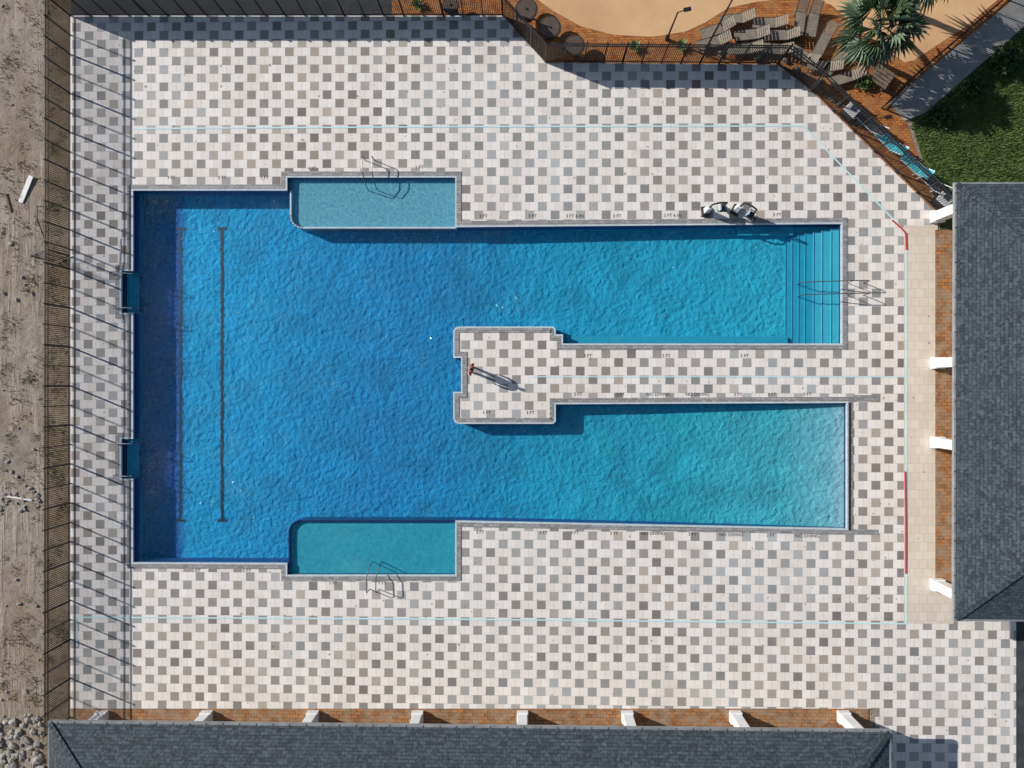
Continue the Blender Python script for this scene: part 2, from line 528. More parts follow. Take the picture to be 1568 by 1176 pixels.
def lerp_tab(tab, x):
    if x <= tab[0][0]: return tab[0][1]
    for (x0, c0), (x1, c1) in zip(tab, tab[1:]):
        if x <= x1:
            t = (x - x0) / (x1 - x0)
            if isinstance(c0, tuple): return tuple(a + (b_ - a) * t for a, b_ in zip(c0, c1))
            return c0 + (c1 - c0) * t
    return tab[-1][1]
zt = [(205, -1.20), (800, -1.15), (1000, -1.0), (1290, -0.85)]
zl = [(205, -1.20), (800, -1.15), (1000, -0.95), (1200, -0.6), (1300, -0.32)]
cu = [(205, (.012, .02, .20)), (250, (.004, .045, .30)), (270, (.001, .30, .58)), (430, (.001, .26, .53)), (580, (.001, .205, .46)), (680, (.001, .21, .455)), (850, (.002, .28, .48)), (1100, (.006, .33, .50)), (1290, (.02, .42, .56))]  # navy stops at the left end: wall shade painted into the floor colour
cl = [(205, (.012, .02, .20)), (250, (.004, .045, .30)), (270, (.001, .29, .56)), (430, (.001, .245, .51)), (580, (.001, .195, .45)), (680, (.001, .21, .44)), (850, (.004, .27, .43)), (1050, (.012, .32, .43)), (1200, (.045, .35, .43)), (1270, (.14, .41, .48)), (1300, (.34, .52, .57))]  # lower half, with the same painted wall shade in its left stops
NX, NY = 180, 100
vs = []; cols = []
for j in range(NY + 1):
    for i in range(NX + 1):
        x = -24 + 45 * i / NX; y = -13 + 26 * j / NY
        X = 784 + 26 * x; Y = 588 - 26 * y
        t = min(1, max(0, (Y - 560) / 60))
        z = lerp_tab(zt, X) * (1 - t) + lerp_tab(zl, X) * t
        n1 = noise.noise(Vector((x * 0.2, y * 0.2, 3)))
        n2 = noise.noise(Vector((x * 0.7, y * 0.7, 7)))
        n3 = noise.noise(Vector((x * 1.9, y * 1.9, 17)))
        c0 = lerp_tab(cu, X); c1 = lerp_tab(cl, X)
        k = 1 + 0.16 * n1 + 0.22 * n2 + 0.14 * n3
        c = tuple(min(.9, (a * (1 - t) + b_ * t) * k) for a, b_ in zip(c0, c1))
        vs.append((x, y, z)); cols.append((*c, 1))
fs = [(j * (NX + 1) + i, j * (NX + 1) + i + 1, (j + 1) * (NX + 1) + i + 1, (j + 1) * (NX + 1) + i) for j in range(NY) for i in range(NX)]
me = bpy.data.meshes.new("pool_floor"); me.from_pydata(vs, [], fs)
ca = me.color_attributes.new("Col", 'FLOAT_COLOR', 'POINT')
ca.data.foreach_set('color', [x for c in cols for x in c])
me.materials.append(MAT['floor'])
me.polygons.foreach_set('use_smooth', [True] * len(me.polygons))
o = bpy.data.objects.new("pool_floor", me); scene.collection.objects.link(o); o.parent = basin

b = B()
for lx in (276, 340):
    for k in range(120):
        y0 = 350 + (797 - 350) * k / 120; y1 = 350 + (797 - 350) * (k + 1) / 120
        jx = random.uniform(-0.9, 0.9); wd = random.uniform(1.6, 2.6)
        z = lerp_tab(zt, lx) + 0.02
        b.poly(PP([(lx + jx - wd, y0), (lx + jx + wd, y0), (lx + jx + wd, y1), (lx + jx - wd, y1)], z), z, 'lane')
    for ey in (350, 797):
        z = lerp_tab(zt, lx) + 0.026
        b.poly(PP([(lx - 7, ey - 2), (lx + 7, ey - 2), (lx + 7, ey + 2), (lx - 7, ey + 2)], z), z, 'lane')
b.obj("lane_line_tiles", basin)

def shelf(px, m):
    pts = [(p.x, p.y) for p in PP(px)]
    b = B()
    b.poly(pts, -0.34, m)
    b.wallring(pts, -0.34, -2.2, 'navy')
    return b
up = [(439, 270), (698, 270), (698, 349)] + [(462, 349)] + arc(462, 331, 18, 90, 180, 6)[1:]
lo = [(698, 797), (698, 882), (439, 882)] + arc(460, 815, 18, 180, 270, 6)
def rim(b, line, wd, z, z0, m='tile'):
    for a, c in zip(line, line[1:]):
        p = P(*a); q = P(*c)
        d = (q - p).normalized() * 0.03
        p = p - d; q = q + d
        b.beam((p.x, p.y, (z + z0) / 2), (q.x, q.y, (z + z0) / 2), wd, z - z0, m)
b = shelf(up, 'shelfa')
rim_u = [(698, 348), (462, 348)] + arc(462, 330, 18, 90, 180, 6)[1:] + [(444, 292)]
rim(b, rim_u, 0.09, WZ + 0.03, -0.34)
b.obj("tanning_shelf", basin)
b = shelf(lo, 'shelfb')
rim_l = [(698, 798)] + [(460, 798)] + arc(460, 816, 18, 270, 180, 6)[1:] + [(442, 862)]
rim(b, rim_l, 0.09, WZ + 0.03, -0.34, 'navy')
b.obj("tanning_shelf_teal", basin)

b = B()
sx = [1203, 1213, 1223, 1233, 1246, 1259, 1273]
for i, x in enumerate(sx):
    z = -0.80 + i * 0.085
    pa = P(x, 364 - i * 2.2, z); pb = P(1292, 531, z)
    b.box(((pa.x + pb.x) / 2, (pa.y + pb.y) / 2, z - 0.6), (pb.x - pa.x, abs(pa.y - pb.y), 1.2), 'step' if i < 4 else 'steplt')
    b.box((pa.x + 0.03, (pa.y + pb.y) / 2, z + 0.004), (0.05, abs(pa.y - pb.y), 0.008), 'wallblue')
    b.box(((pa.x + pb.x) / 2 + .05, pa.y - 0.03, z + 0.005), (pb.x - pa.x, 0.05, 0.008), 'wallblue')
for (xa, ya, xb, yb, z) in ((860, 515, 1206, 531, -0.55), (1130, 345, 1215, 360, -0.6)):
    pa = P(xa, ya, z); pb = P(xb, yb, z)
    b.box(((pa.x + pb.x) / 2, (pa.y + pb.y) / 2, z - 0.5), (pb.x - pa.x, abs(pa.y - pb.y), 1.0), 'step')
b.obj("pool_steps", basin)
b = B()
for ys in ((672, 733), (415, 479)):
    pa = P(186, ys[0], -0.2); pb = P(204, ys[1], -0.2)
    yc = (pa.y + pb.y) / 2; ln = abs(pa.y - pb.y)
    for kx, kz in ((0.12, -0.22), (0.36, -0.36), (0.58, -0.52)):
        b.box((pa.x + kx, yc, kz - 0.2), (0.22, ln + 0.05, 0.4), 'step' if kx > 0.3 else 'navy')
b.obj("recessed_ladder_treads", basin)
def recess_rails(y0, y1):
    b = B()
    for yy in (y0 + 6, y1 - 6):
        a = P(179, yy); c = P(207, yy)
        b.tube([(a.x, a.y, 0.0), (a.x, a.y, 0.45), (a.x + 0.2, a.y, 0.7), (c.x - 0.15, a.y, 0.7), (c.x + 0.05, a.y, 0.45), (c.x + 0.08, a.y, -0.9)], 0.028, 'steel')
    return b.obj("pool_ladder_rail")
recess_rails(415, 479); recess_rails(672, 733)

b = B()
b.poly(pool, WZ, 'water')
b.obj("pool_water", basin)

def strip(b, pts, wd, z, m):
    for a, c in zip(pts, pts[1:]):
        p = P(*a); q = P(*c)
        b.beam((p.x, p.y, z), (q.x, q.y, z), wd, 0.006, m)
        z += 0.0012
b = B()
strip(b, [(205, 197), (700, 194), (1230, 193), (1388, 357), (1388, 955), (700, 948), (118, 945)], 0.085, 0.012, 'drain')
strip(b, [(815, 577), (1386, 577)], 0.06, 0.0108, 'drain')
strip(b, [(118, 945), (118, 990)], 0.075, 0.0108, 'drain')
b.obj("deck_drain_channel")
b = B()
b.tube([P(1366, 337, .04), P(1378, 347, .04), P(1387, 357, .04), P(1388, 382, .04)], 0.045, 'red')
b.tube([P(1386, 722, .04), P(1387, 800, .04), P(1387, 878, .04)], 0.045, 'red')
b.obj("red_hose")

def text_mesh(s, size):
    cu_ = bpy.data.curves.new("depth_text", 'FONT'); cu_.body = s; cu_.size = size; cu_.align_x = 'CENTER'; cu_.align_y = 'CENTER'
    o = bpy.data.objects.new("t", cu_); scene.collection.objects.link(o)
    dg = bpy.context.evaluated_depsgraph_get()
    me = bpy.data.meshes.new_from_object(o.evaluated_get(dg))
    bpy.data.objects.remove(o)
    me.materials.clear(); me.materials.append(MAT['black'])
    return me
tm = {s: text_mesh(s, 0.27) for s in ("3 FT 6 IN", "3 FT", "NO DIVING", "5 FT", "1 FT")}
marks = [("1 FT", 478, 258), ("1 FT", 642, 256), ("3 FT", 740, 331), ("3 FT", 815, 331), ("3 FT 6 IN", 880, 331), ("3 FT", 945, 331), ("3 FT 6 IN", 1030, 330), ("3 FT", 1190, 329),
         ("3 FT", 262, 272), ("5 FT", 340, 272), ("5 FT", 405, 272), ("3 FT", 885, 604), ("NO DIVING", 1008, 604), ("3 FT", 950, 604), ("NO DIVING", 1068, 604), ("3 FT", 1130, 604), ("3 FT", 1182, 604), ("3 FT", 1236, 604),
         ("3 FT", 1020, 545), ("3 FT", 900, 545), ("3 FT", 1140, 545), ("3 FT", 832, 816), ("3 FT", 880, 816), ("NO DIVING", 1000, 817), ("3 FT", 1060, 818), ("NO DIVING", 1120, 819), ("3 FT", 1180, 820), ("NO DIVING", 1236, 821), ("3 FT", 735, 815), ("3 FT", 940, 817),
         ("5 FT", 300, 874), ("5 FT", 378, 874), ("1 FT", 585, 893), ("1 FT", 510, 893), ("3 FT", 812, 632), ("3 FT", 745, 632)]
mk = empty("depth_markings")
for i, (s, x, y) in enumerate(marks):
    o = bpy.data.objects.new("marking", tm[s]); scene.collection.objects.link(o)
    o.location = P(x, y, 0.008); o.parent = mk

b = B()
b.poly(PP([(108, 1085), (1330, 1085), (1330, 1180), (108, 1180)]), 0.003, 'orange')
b.poly(PP([(1432, 352), (1500, 352), (1500, 905), (1432, 905)]), 0.009, 'orange')
b.obj("orange_paver_walkway")
b = B()
b.poly(PP([(66, -60), (109, -60), (109, 1400), (66, 1400)]), -0.05, 'verge')
b.obj("grass_verge")
b = B()
b.poly(PP([(108, -80), (600, -80), (600, 23), (108, 23)]), -0.045, 'asph')
b.obj("asphalt_path")
b = B()
b.poly(PP([(600, -300), (1700, -300), (1568, 0), (1380, 160), (1436, 328), (1240, 137), (1190, 98), (835, 95), (770, 23), (600, 23)]), -0.04, 'terra')
b.obj("terracotta_patio")
b = B()
tan1 = [(700, -300), (800, -60), (825, 0), (850, 18), (890, 40), (940, 53), (1000, 56), (1050, 48), (1080, 34), (1115, 12), (1160, 2), (1240, -6), (1275, 8), (1310, 40), (1350, 68), (1385, 95), (1400, 92), (1480, 40), (1545, -15), (1700, -300)]
b.poly(PP(tan1), -0.03, 'sand')
b.wallring(PP(tan1), -0.04, -0.03, 'sand')
b.obj("beach_entry_pavement")
b = B()
b.poly(PP([(1385, 150), (1560, 5), (1620, -60), (1900, 100), (1900, 420), (1440, 420), (1440, 330)]), -0.036, 'grass')
b.obj("lawn")
b = B()
b.poly(PP([(1362, 158), (1390, 133), (1560, -8), (1640, -80), (1670, -50), (1590, 22), (1418, 172), (1385, 185)]), -0.022, 'conc')
b.obj("concrete_path")
b = B()
b.poly(PP([(1556, 950), (1700, 950), (1700, 1300), (1556, 1300)]), -0.03, 'asph')
b.obj("service_pavement")

# ------------------------------------------------------------------ fences
def fence(name, path, h=2.3, sp=0.11, pw=0.033, ps=1.15, tw=0.07):
    b = B()
    for (a, c) in zip(path, path[1:]):
        a = Vector((a[0], a[1], 0)); c = Vector((c[0], c[1], 0))
        d = c - a; L = d.length; u = d.normalized(); ang = math.atan2(u.y, u.x)
        npost = max(1, round(L / ps))
        for i in range(npost + 1):
            p = a + u * L * i / npost
            b.box((p.x, p.y, (h + 0.08) / 2 - 0.05), (tw, tw, h + 0.18), 'black', ang)
            b.box((p.x, p.y, h + 0.095), (tw + .02, tw + .02, 0.03), 'black', ang)
        for z in (0.16, h - 0.28, h - 0.03):
            b.box(((a + c) / 2 + Vector((0, 0, z))), (L, 0.045, 0.055), 'black', ang)
        n = int(L / sp)
        for i in range(n):
            p = a + u * (i + 0.5) * L / n
            b.box((p.x, p.y, h / 2 + 0.03), (pw, pw, h - 0.1), 'black', ang)
    return b.obj(name)
fence("metal_fence", PP([(108, 1098), (108, 24), (770, 24), (835, 95), (1190, 98), (1240, 136)]))
fence("metal_fence", PP([(1242, 138), (1436, 326)]), 2.2, 0.15, 0.022, 1.85)
fence("metal_fence", PP([(1350, 165), (1385, 128), (1560, -22)]), 1.8)
b = B()
ga = P(108, 392); gb = ga + Vector((-1.05, -0.35, 0))
b.tube([(ga.x, ga.y, .1), (ga.x, ga.y, 2.0), (gb.x, gb.y, 2.0), (gb.x, gb.y, .1), (ga.x, ga.y, .1)], 0.035, 'black')
for i in range(1, 8):
    p = ga.lerp(gb, i / 8)
    b.box((p.x, p.y, 1.05), (0.024, 0.024, 1.9), 'black')
gl_ = ga + Vector((-0.0, 2.4, 0))
b.tube([(ga.x - .1, ga.y + 0.2, 1.9), (gl_.x - .5, gl_.y - 0.7, 2.2), (gl_.x - .5, gl_.y, 2.2), (gl_.x, gl_.y, 2.2)], 0.03, 'black')
b.obj("metal_gate")

# ------------------------------------------------------------------ buildings
def building(name, x0, x1, y0, y1, he, pitch, inset_sides, cols, horiz):
    root = empty(name)
    hw = min(x1 - x0, y1 - y0) / 2
    rz = he + hw * math.tan(pitch)
    b = B()
    if (x1 - x0) > (y1 - y0):
        r0 = (x0 + hw, (y0 + y1) / 2, rz); r1 = (x1 - hw, (y0 + y1) / 2, rz)
        c = [(x0, y0, he), (x1, y0, he), (x1, y1, he), (x0, y1, he)]
        b.add([c[0], c[1], r1, r0], [(0, 1, 2, 3)], 'roofh')
        b.add([c[2], c[3], r0, r1], [(0, 1, 2, 3)], 'roofh')
        b.add([c[1], c[2], r1], [(0, 1, 2)], 'roofv')
        b.add([c[3], c[0], r0], [(0, 1, 2)], 'roofv')
        hips = [(c[0], r0), (c[3], r0), (c[1], r1), (c[2], r1), (r0, r1)]
    else:
        r0 = ((x0 + x1) / 2, y0 + hw, rz); r1 = ((x0 + x1) / 2, y1 - hw, rz)
        c = [(x0, y0, he), (x1, y0, he), (x1, y1, he), (x0, y1, he)]
        b.add([c[0], c[1], r0], [(0, 1, 2)], 'roofh')
        b.add([c[2], c[3], r1], [(0, 1, 2)], 'roofh')
        b.add([c[1], c[2], r1, r0], [(0, 1, 2, 3)], 'roofv')
        b.add([c[3], c[0], r0, r1], [(0, 1, 2, 3)], 'roofv')
        hips = [(c[0], r0), (c[1], r0), (c[3], r1), (c[2], r1), (r0, r1)]
    b.add([(p[0], p[1], he - 0.2) for p in c], [(3, 2, 1, 0)], 'white')
    b.obj("roof", root)
    b = B()
    for a, d in hips:
        a = Vector(a); d = Vector(d)
        L = (d - a).length; n = int(L / 0.3)
        for i in range(n):
            p = a.lerp(d, i / n); q = a.lerp(d, (i + 0.92) / n)
            b.beam(p + Vector((0, 0, 0.02)), q + Vector((0, 0, 0.045)), 0.3, 0.03, 'roofh' if i % 2 else 'roofv')
    b.obj("hip_cap", root)
    b = B()
    g = 0.10
    for (ax, ay, bx, by) in ((x0 - g, y0 - g / 2, x1 + g, y0 - g / 2), (x0 - g, y1 + g / 2, x1 + g, y1 + g / 2)):
        b.box(((ax + bx) / 2, ay, he - 0.09), (bx - ax, g, 0.2), 'gutter')
    for xx in (x0 - g / 2, x1 + g / 2):
        b.box((xx, (y0 + y1) / 2, he - 0.088), (g - 0.004, y1 - y0 - 0.004, 0.196), 'gutter')
    n = int((x1 - x0) / 0.9) if horiz else int((y1 - y0) / 0.9)
    for i in range(n):
        if horiz:
            b.box((x0 + (i + .5) * (x1 - x0) / n, y1 + g / 2, he + .015), (.04, g, .012), 'black')
        else:
            b.box((x0 - g / 2, y0 + (i + .5) * (y1 - y0) / n, he + .015), (g, .04, .012), 'black')
    b.obj("gutter", root)
    b = B()
    wx0, wx1, wy0, wy1 = x0 + inset_sides[0], x1 - inset_sides[1], y0 + inset_sides[2], y1 - inset_sides[3]
    b.box(((wx0 + wx1) / 2, (wy0 + wy1) / 2, (he - 0.2) / 2), (wx1 - wx0, wy1 - wy0, he - 0.2), 'wall')
    if horiz:
        n = int((wx1 - wx0) / 4)
        for i in range(n):
            x = wx0 + (i + .5) * (wx1 - wx0) / n
            b.box((x, wy1 + 0.01, 1.5), (1.5, 0.06, 1.3), 'glass')
            b.box((x, wy1 + 0.02, 0.80), (1.8, 0.1, 0.08), 'white')
    else:
        n = int((wy1 - wy0) / 4)
        for i in range(n):
            y = wy0 + (i + .5) * (wy1 - wy0) / n
            b.box((wx0 - 0.01, y, 1.5), (0.06, 1.5, 1.3), 'glass')
            b.box((wx0 - 0.02, y, 0.80), (0.1, 1.8, 0.08), 'white')
    b.obj("walls", root)
    b = B()
    for (x, y) in cols:
        b.box((x, y, 0.2), (0.66, 0.66, 0.4), 'white')
        b.box((x, y, (he - 0.2) / 2 + 0.2), (0.54, 0.54, he - 0.6), 'white')
        b.box((x, y, he - 0.32), (0.66, 0.66, 0.2), 'white')
    if horiz:
        ys = cols[0][1]; b.box(((x0 + x1) / 2, ys, he - 0.28 + 0.0), (x1 - x0 - 1.2, 0.3, 0.14), 'white')
    else:
        xs = cols[0][0]; b.box((xs, (y0 + y1) / 2, he - 0.28), (0.3, y1 - y0 - 1.2, 0.14), 'white')
    b.obj("porch_columns", root)
    return root
HE = 3.5
e0 = P(76, 1107, HE); e1 = P(1362, 1107, HE)
colb = [(P(x, 1092).x, P(x, 1096).y) for x in (158, 318, 480, 640, 800, 960, 1125, 1290)]
building("long_clubhouse", e0.x, e1.x, e0.y - 13, e0.y, HE, math.radians(20), (1.2, 1.2, 1.2, 3.4), colb, True)
e0 = P(1463, 948, HE); e1 = P(1463, 282, HE)
colr = [(P(1433, y).x, P(1433, y).y) for y in (333, 556, 677, 894)]
building("side_clubhouse", e0.x, e0.x + 14, e0.y, e1.y, HE, math.radians(20), (3.4, 1.2, 1.2, 1.2), colr, False)

# ------------------------------------------------------------------ rails, lifts
def grab_rail(x, y0, y1, sgn):
    b = B()
    a = P(x, y0); c = P(x + 3, y1)
    for dx in (0.0, 0.55):
        b.tube([(a.x + dx, a.y, 0), (a.x + dx, a.y, 0.8), (a.x + dx, a.y - 0.12 * sgn, 0.9), (a.x + dx, a.y - 0.9 * sgn, 0.88),
                (c.x + dx, c.y + 0.1 * sgn, 0.55), (c.x + dx, c.y, -0.34)], 0.028, 'steelD')
    return b.obj("pool_handrail")
grab_rail(560, 246, 290, 1)
grab_rail(566, 902, 862, -1)
b = B()
for yy in (433, 452):
    a = P(1322, yy); c = P(1228, yy)
    b.tube([(a.x, a.y, 0), (a.x, a.y, 0.75), (a.x - 0.15, a.y, 0.9), (P(1290, yy).x, a.y, 0.9), (c.x + 0.3, a.y, 0.35), (c.x, a.y, 0.25), (c.x, a.y, -0.7)], 0.028, 'steelD')
    m = P(1297, yy); b.tube([(m.x, a.y, 0), (m.x, a.y, 0.9)], 0.024, 'steelD')
b.obj("stair_handrail")

def pool_lift(x, y, ang):
    b = B()
    p = P(x, y); R = Matrix.Rotation(ang, 3, 'Z')
    def q(a, c, z): return p + R @ Vector((a, c, 0)) + Vector((0, 0, z))
    b.box(q(0, 0, 0.12), (0.5, 0.6, 0.2), 'black', ang, None, 0.85)
    b.box(q(0, 0, 0.60), (0.30, 0.32, 0.85), 'white', ang, None, 0.7)
    b.tube([q(0, 0, 0.8), q(0, 0, 1.6), q(0.1, 0, 1.78), q(0.45, 0, 1.88), q(.8, 0, 1.75)], 0.05, 'black')
    b.tube([q(.8, 0, 1.75), q(.82, 0, 0.95)], 0.035, 'black')
    b.box(q(0.78, 0, 0.55), (0.44, 0.44, 0.07), 'darksling', ang)
    b.box(q(0.6, 0, 0.82), (0.07, 0.44, 0.55), 'tile', ang)
    for s in (-.22, .22):
        b.tube([q(0.6, s, 0.78), q(.95, s, 0.78), q(1.0, s, 0.6)], 0.028, 'black')
    b.tube([q(.98, -.13, .55), q(1.06, -.13, .15), q(1.2, -.13, .12)], 0.02, 'steelD')
    b.tube([q(.98, .13, .55), q(1.06, .13, .15), q(1.2, .13, .12)], 0.02, 'steelD')
    b.box(q(1.18, 0, 0.12), (0.16, 0.34, 0.03), 'darksling', ang)
    return b.obj("pool_lift")
pool_lift(1080, 324, math.radians(5))
pool_lift(1126, 322, math.radians(-30))

# ------------------------------------------------------------------ patio furniture etc
def round_table(x, y, r):
    b = B(); p = P(x, y, 0.75)
    n = 24
    b.tube([(p.x, p.y, 0.70), (p.x, p.y, 0.76)], r, 'brown', n)
    b.tube([(p.x, p.y, 0.76), (p.x, p.y, 0.775)], r * 0.86, 'brown2', n)
    b.tube([(p.x, p.y, 0.0), (p.x, p.y, 0.7)], 0.06, 'black')
    b.tube([(p.x, p.y, -0.02), (p.x, p.y, 0.04)], r * 0.5, 'black', 16)
    b.tube([(p.x, p.y, 0.775), (p.x, p.y, 0.83)], 0.06, 'black')
    return b.obj("round_table")
round_table(806, 14, .66); round_table(842, 42, .66); round_table(880, 69, .6); round_table(690, 8, .5)

def lamp_post(bx, by, h):
    b = B(); p = P(bx, by)
    b.tube([(p.x, p.y, -0.04), (p.x, p.y, 0.35)], 0.12, 'black', 10)
    b.tube([(p.x, p.y, 0.3), (p.x, p.y, h)], [0.06, 0.045], 'black', 8)
    b.tube([(p.x, p.y, h), (p.x + 0.4, p.y + 0.1, h + 0.1)], 0.03, 'black')
    b.box((p.x + 0.5, p.y + 0.12, h + 0.1), (0.4, 0.2, 0.08), 'black', 0.2)
    b.box((p.x + 0.5, p.y + 0.12, h + 0.05), (0.3, 0.14, 0.03), 'tile', 0.2)
    return b.obj("lamp_post")
lamp_post(1080, 76, 6.2)
lamp_post(1021, 60, 3.0)

def lounge(x, y, ang, m='teal', fr='white', base=0.0):
    b = B(); p = P(x, y, 0.35); R = Matrix.Rotation(ang, 3, 'Z')
    def q(a, c, z): return Vector((p.x, p.y, base)) + R @ Vector((a, c, 0)) + Vector((0, 0, z))
    for s in (-.3, .3):
        b.tube([q(-.95, s, .32), q(.35, s, .32), q(.95, s, .75)], 0.025, fr)
        for a in (-.8, .3): b.tube([q(a, s, -.04), q(a, s, .32)], 0.022, fr)
    n = 12
    for i in range(n):
        a = -.9 + 1.25 * i / (n - 1)
        b.box(q(a, 0, .33), (0.1, .56, .015), m, ang)
    for i in range(6):
        t = (i + .7) / 6
        b.box(q(.35 + .6 * t, 0, .33 + .43 * t), (0.09, .56, .015), m, ang, Matrix.Rotation(-0.62, 3, 'Y'))
    return b.obj("lounge_chair")
lounge(1363, 218, -0.77); lounge(1402, 254, -0.77, 'teal'); lounge(1333, 189, -0.77, 'darksling'); lounge(1430, 280, -0.77, 'darksling')
for (x, y, a) in ((1092, 64, .25), (1098, 44, .35), (1128, 28, .15), (1140, 74, .05), (1150, 52, .1), (1178, 34, .0), (1186, 74, -.1), (1196, 53, .05),
                  (1226, 28, 1.45), (1246, 30, 1.4), (1228, 82, -.55), (1262, 62, 1.1), (1262, 100, -.1), (1284, 92, .8), (1296, 118, .3)):
    lounge(x, y, a, 'tansling', 'brown', -.03)

def cart(x, y, ang):
    b = B(); p = P(x, y, .8)
    b.box((p.x, p.y, .45), (.75, .6, .7), 'black', ang, None, 0.95)
    b.box((p.x, p.y, .84), (.8, .66, .08), 'white', ang, None, 0.92)
    b.box((p.x + .05, p.y + .05, .905), (.35, .25, .05), 'steelD', ang)
    for s in (-.3, .3):
        for t in (-.25, .25):
            c = Vector((p.x, p.y, 0.05)) + Matrix.Rotation(ang, 3, 'Z') @ Vector((s, t, 0))
            b.tube([c + Vector((-.02, 0, 0)), c + Vector((.02, 0, 0))], .08, 'black', 10)
    return b.obj("towel_cart")
cart(1305, 168, -0.75); cart(1447, 305, -0.7)

for (x, y) in ((972, 73), (1042, 72), (640, 8)):
    b = B(); p = P(x, y, 0)
    for i in range(34):
        a = i * 2.4; L = random.uniform(.38, .58); el = .25 + .9 * (i / 34)
        u = Vector((math.cos(a), math.sin(a), 0)); v_ = Vector((-u.y, u.x, 0)) * .05
        mid = p + u * L * .5 * math.cos(el) + Vector((0, 0, L * .5 * math.sin(el) + .03)); tip = p + u * L * math.cos(el) + Vector((0, 0, L * math.sin(el)))
        b.add([p - v_, p + v_, mid + v_ * 1.2, tip, mid - v_ * 1.2], [(0, 1, 2, 3, 4)], 'agave')
    b.obj("agave_plant")

b = B()
for i in range(60):
    t = random.random()
    x = 1090 + 230 * t + random.uniform(-10, 10)
    y = 84 + max(0, (x - 1185)) * .80 - abs(random.gauss(0, 9))
    p = P(x, y)
    s = random.uniform(.07, .22)
    b.blob((p.x, p.y, s * .3), (s * random.uniform(.8, 1.4), s, s * .7), 'rock', 0.35, 1, Matrix.Rotation(random.random() * 3, 3, 'Z'))
b.obj("border_rocks")
for (cx, cy, an) in ((1345, 122, -0.6),):
    b = B()
    R = Matrix.Rotation(an, 3, 'Z')
    for i in range(5):
        c = P(cx, cy) + R @ Vector((0, (i - 2) * .22, 0))
        b.box((c.x, c.y, .42), (1.15, .16, .05), 'wood', an)
    for s in (-.45, .45):
        c = P(cx, cy) + R @ Vector((s, 0, 0)); b.box((c.x, c.y, .19), (.1, .95, .40), 'wood', an)
    b.obj("wooden_bench")

def shrub(x, y, r, hgt, n, m='leaf', name="shrub"):
    b = B(); p = P(x, y)
    for k in range(5):
        a = random.random() * 6.28
        b.tube([(p.x, p.y, -0.05), (p.x + math.cos(a) * r * .5, p.y + math.sin(a) * r * .5, hgt * .7)], [.04, .015], 'trunk', 5)
    for i in range(n):
        d = Vector((random.gauss(0, 1), random.gauss(0, 1), random.gauss(0, 1))).normalized() * random.random() ** .4
        nz = 1 + .7 * noise.noise(d * 2 + Vector((x, y, 0)))
        c = Vector((p.x + d.x * r * nz, p.y + d.y * r * nz, hgt * .5 + d.z * hgt * .5))
        s = random.uniform(.08, .17)
        t1 = Vector((random.gauss(0, 1), random.gauss(0, 1), random.gauss(0, .5))).normalized() * s
        t2 = t1.cross(Vector((random.gauss(0, 1), random.gauss(0, 1), random.gauss(0, 1)))).normalized() * s * .45
        b.add([c - t1, c + t2, c + t1, c - t2], [(0, 1, 2, 3)], m)
    return b.obj(name)
shrub(1322, 128, .5, .5, 260)
shrub(1212, 62, .35, .4, 160)
shrub(1160, 88, .3, .35, 120)
shrub(1440, 178, .7, .5, 420)
shrub(1535, 95, .9, .7, 600)
shrub(1490, 135, .6, .5, 350)

def fan_palm(x, y, h, r, n):
    b = B(); top = P(x, y, h)
    pts = []; rs = []
    K = 14
    for i in range(K + 1):
        t = i / K
        pts.append((top.x + .12 * math.sin(t * 3), top.y + .1 * math.cos(t * 2.4), -0.05 + (h + .05) * t))
        rs.append((.22 - .08 * t) * (1.08 if i % 2 else .95))
    b.tube(pts, rs, 'trunk', 10)
    c0 = Vector(pts[-1])
    for i in range(n):
        az = i * 2.399 + random.uniform(-.2, .2)
        el = math.radians(78 - 105 * (i / n) + random.uniform(-8, 8))
        d = Vector((math.cos(az) * math.cos(el), math.sin(az) * math.cos(el), math.sin(el)))
        side = d.cross(Vector((0, 0, 1))).normalized()
        up = side.cross(d).normalized()
        Lp = r * random.uniform(.38, .52)
        e = c0 + d * Lp + Vector((0, 0, -.08))
        b.tube([c0, c0 + d * Lp * .5 + up * .04, e], [.025, .02, .015], 'palm2', 5)
        Lf = r * random.uniform(.48, .60)
        ns = 17
        roll = random.uniform(-.6, .6)
        sv = side * math.cos(roll) + up * math.sin(roll)
        uv = up * math.cos(roll) - side * math.sin(roll)
        for k in range(ns):
            a = math.radians(-105 + 210 * k / (ns - 1) + random.uniform(-3, 3))
            L = Lf * (1 - .28 * abs(a) / 1.8) * random.uniform(.88, 1.08)
            u = d * math.cos(a) + sv * math.sin(a)
            wv = u.cross(uv).normalized() * L * .058
            fold = uv * (.03 if k % 2 else -.03)
            m1 = e + u * L * .55 + fold - Vector((0, 0, .05 * L))
            tip = e + u * L * .96 - Vector((0, 0, .30 * L))
            b.add([e, m1 - wv, tip, m1 + wv], [(0, 1, 2), (0, 2, 3)], 'palm' if (i % 3) else 'palm2')
    return b.obj("fan_palm_tree")
fan_palm(1348, 36, 3.6, 2.7, 30)
fan_palm(1425, -55, 4.2, 2.4, 24)

